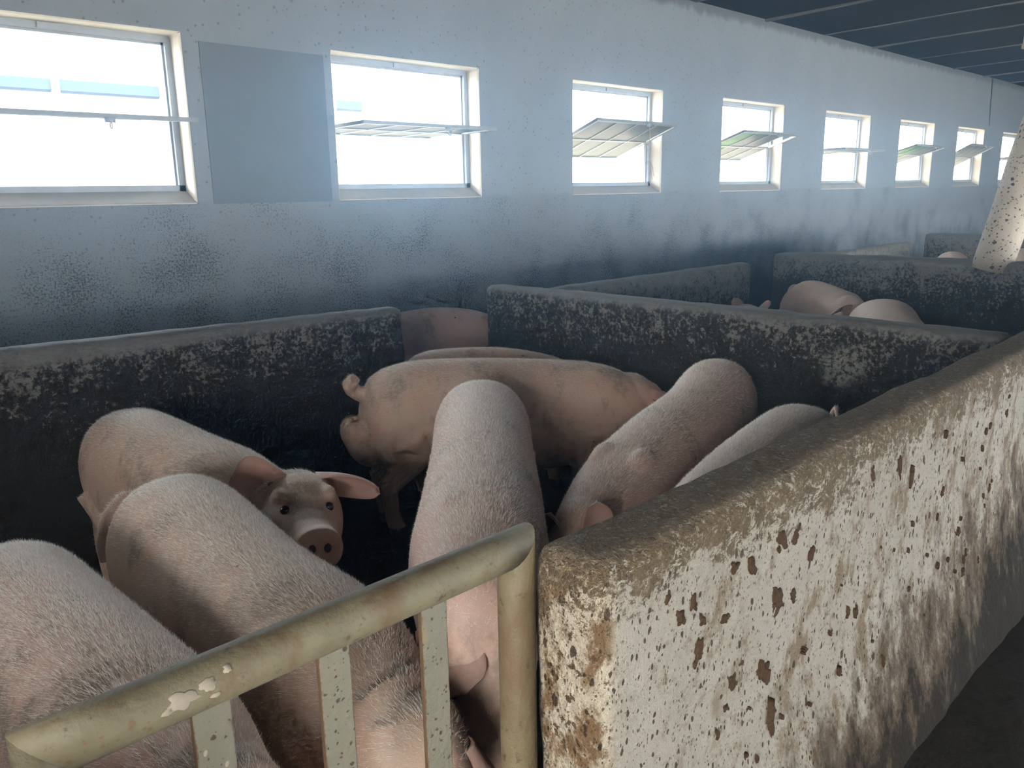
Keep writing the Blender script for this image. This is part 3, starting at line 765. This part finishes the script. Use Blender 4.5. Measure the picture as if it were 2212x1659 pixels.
        tg = np.gradient(ctrl, axis=0); tg /= np.linalg.norm(tg, axis=1)[:, None]
        fl = np.concatenate([-tg[near], np.full((bristles, 1), -.35)], 1)+rng.normal(0, .22, (bristles, 3))
        fl -= Nn*np.sum(fl*Nn, 1)[:, None]; fl /= np.linalg.norm(fl, axis=1)[:, None]
        d = fl+Nn*rng.uniform(.12, .5, (bristles, 1)); d /= np.linalg.norm(d, axis=1)[:, None]
        ln = rng.uniform(.010, .022, (bristles, 1))*(.75+.5*np.clip(Nn[:, 2:3], 0, 1))
        sdv = np.cross(d, Nn+rng.normal(0, .5, (bristles, 3))); sdv /= np.linalg.norm(sdv, axis=1)[:, None]
        rel = (P+np.array(org)-np.array(base))@np.array(hd); onhead = rel > 0
        ln[onhead] *= .55
        if eyes:
            for c in eye_at: ln[np.linalg.norm(P-np.array(c), axis=1) < .034*q] *= .05
        ln[rel > HL*.8] *= .3
        fl[onhead] = -np.array(hd)+rng.normal(0, .25, (int(onhead.sum()), 3)); fl -= Nn*np.sum(fl*Nn, 1)[:, None]; fl /= np.linalg.norm(fl, axis=1)[:, None]
        d[onhead] = fl[onhead]+Nn[onhead]*.22; d /= np.linalg.norm(d, axis=1)[:, None]
        hwid = .00038
        vs = np.stack([P-Nn*.001+sdv*hwid, P-Nn*.001-sdv*hwid, P+d*ln], 1).reshape(-1, 3)
        hm = bpy.data.meshes.new('bristles')
        hm.vertices.add(len(vs)); hm.vertices.foreach_set('co', vs.ravel())
        hm.loops.add(len(vs)); hm.loops.foreach_set('vertex_index', np.arange(len(vs)))
        hm.polygons.add(bristles); hm.polygons.foreach_set('loop_start', np.arange(0, len(vs), 3)); hm.polygons.foreach_set('loop_total', np.full(bristles, 3))
        hm.update(); hm.materials.append(MAT['hair'])
        h = link('bristles', hm, pig); h['kind'] = 'stuff'
    return pig

# A: foreground left, head towards the gate
make_pig('pig nearest the hinge end of the gate, dark smudges on its rump', [(.36, 2.25, .80), (.37, 1.98, .825), (.40, 1.6, .80), (.44, 1.36, .74), (.47, 1.22, .66)], 3, 1.0, .98, head=(-80, 55), bristles=42000, voxel=.007, ears=dict(both=dict(L=.15, out=.35, fwd=.6, up=.05, droop=(0, 0, -.05))))
# B: beside it
make_pig('pig with a bristly grey spine beside the pig at the gate hinge', [(.83, 2.47, .78), (.84, 2.20, .825), (.82, 1.77, .785), (.845, 1.42, .735), (.86, 1.21, .60)], 1, 1.0, .98, head=(-92, 70), bristles=45000, voxel=.007, tail='side', tail_side=-1, ears=dict(both=dict(L=.13, W=.08, out=.45, fwd=.9, up=.0, droop=(0, 0, 0))))
# C: facing the camera
make_pig('pig turning its face, both ears and snout towards the gate, beside the dark partition', [(1.04, 3.35, .80), (1.05, 3.06, .82), (1.11, 2.74, .78), (1.20, 2.44, .735)], 1, 1.0, .98, head=(-110, -5), hs=1.03, bristles=30000, voxel=.006, roll=-5, hoff=(.044, -.13, -.003), blade=-.06,
         ears=dict(r=dict(L=.165, W=.15, out=1, fwd=-.1, up=.30, face=(1, 0, .15), droop=(0, 0, -.01), cup=.03, sq=.6), l=dict(L=.20, W=.10, out=1, fwd=.12, up=.06, face=(.8, 0, -.6), droop=(0, 0, -.045), cup=.055)))
# D: centre, seen from its rump, head down at the gate
make_pig('long-backed pig in the middle of the pen with its head lowered behind the gate post', [(2.30, 2.58, .82), (2.12, 2.37, .86), (1.72, 1.93, .84), (1.38, 1.57, .81), (1.155, 1.33, .77)], 0, 1.03, .99, head=(-128, 70), bristles=45000, voxel=.007, ears=dict(l=dict(L=.10, W=.07, out=.4, fwd=.8, up=.1), r=dict(L=.17, W=.125, droop=(0, 0, 0), out=-.37, up=.40, fwd=.92, face=(.3, 0, 1), cup=.012, sq=.3)))
# E: boar standing across the back
make_pig('large boar standing sideways with its curled tail by the dark partition', [(2.07, 3.16, .79), (2.36, 3.02, .825), (2.75, 2.75, .805), (3.07, 2.50, .765), (3.20, 2.42, .71)], 1, 1.08, .95, head=(-28, 35), bristles=36000, voxel=.008, tail='up', boar=True, ears=dict(both=dict(out=.5, up=.2, fwd=.5)))
# F: right, head low behind the pale wall
make_pig('bony-shouldered pig lowering its head behind the end of the pale wall', [(3.42, 2.02, .80), (3.22, 1.97, .84), (2.85, 1.85, .80), (2.45, 1.75, .775), (2.12, 1.67, .72), (1.865, 1.60, .655)], 0, 1.02, .93, head=(-165, 54), hs=.86, bristles=36000, voxel=.007, blade=-.034, ears=dict(l=dict(L=.19, W=.11, up=.65, out=.05, fwd=-.7, droop=(0, 0, 0), face=(.28, .55, .79), cup=.04), r=dict(L=.12, up=.8, out=.1, fwd=-.5, droop=(0, 0, 0), face=(.9, .3, .3))))
# G: behind the front wall
make_pig('pale pig close behind the limewashed wall with its tail raised', [(3.04, 1.40, .75), (2.86, 1.38, .795), (2.40, 1.31, .785), (2.02, 1.24, .73), (1.85, 1.2, .62)], 2, .98, 1.0, head=(178, 55), bristles=26000, voxel=.008, tail='curl')
# H and I: behind the boar
make_pig('pig standing behind the large boar, only its back line showing', [(2.50, 3.42, .76), (2.68, 3.34, .79), (2.98, 3.16, .78), (3.24, 2.98, .71), (3.36, 2.88, .62)], 1, .96, .78, head=(-40, 45), voxel=.010, bristles=8000)
make_pig('pig by the window wall in the gap between dark partition and cross wall', [(3.02, 4.52, .76), (3.25, 4.52, .80), (3.65, 4.53, .81), (4.05, 4.5, .74), (4.22, 4.48, .66)], 0, 1.0, .95, head=(-5, 40), voxel=.010)
# pen behind the first cross wall
make_pig('pig with curled tail by the far end of the grey partition, looking away', [(6.78, 3.42, .76), (6.72, 3.22, .82), (6.55, 2.9, .78), (6.4, 2.72, .76)], 2, 1.0, .95, head=(-120, 30), voxel=.010, tail='curl', ears=dict(both=dict(out=.9, up=.1, fwd=-.1, droop=(0, 0, -.1))))
make_pig('pig with a smooth domed rump just behind the dark cross wall', [(6.22, 2.44, .74), (6.05, 2.34, .80), (5.7, 2.14, .77), (5.35, 1.9, .70), (5.2, 1.8, .6)], 2, 1.05, 1.25, head=(-150, 50), voxel=.010)
make_pig('pig hidden by the cross wall but for its two upright ears', [(4.75, 3.12, .68), (5.0, 3.15, .72), (5.35, 3.2, .71), (5.66, 3.24, .68)], 2, .9, .95, head=(2, 20), hoff=(.05, 0, .055), voxel=.010, ears=dict(both=dict(L=.16, W=.09, up=.8, out=.8, fwd=-.2, droop=(0, 0, 0))))
# third pen and the dunging lane
make_pig('pig whose back just shows over the mottled cross wall, left of the leaning post', [(10.3, 3.3, .82), (10.1, 3.2, .86), (9.8, 3.05, .84), (9.45, 2.9, .78)], 2, 1.05, .95, head=(-150, 40), voxel=.014, eyes=False)
make_pig('pig whose pale back shows beyond the leaning post', [(10.3, 2.6, .86), (10.1, 2.5, .92), (9.7, 2.35, .9), (9.3, 2.2, .8)], 2, 1.1, .95, head=(-150, 40), voxel=.014, eyes=False)

# ------------------------------------------------------------------ dust haze, tinted blue to imitate glare around the windows
vm = bpy.data.materials.new('dusty_glare_haze'); vm.use_nodes = True
nt = vm.node_tree; nt.nodes.clear(); vo = nt.nodes.new('ShaderNodeOutputMaterial'); vs_ = nt.nodes.new('ShaderNodeVolumeScatter')
vs_.inputs['Color'].default_value = (.38, .68, 1, 1); vs_.inputs['Density'].default_value = .021; vs_.inputs['Anisotropy'].default_value = .8
nt.links.new(vs_.outputs[0], vo.inputs['Volume'])
bm = bmesh.new(); add_box(bm, (-2.39, -3.95, 1.06), (25.9, 4.99, ZC-.03))
hz = build('dusty_glare_haze', bm, vm); tag(hz, 'thin dust haze added in the shed air, tinted blue as window glare', 'haze', kind='stuff')
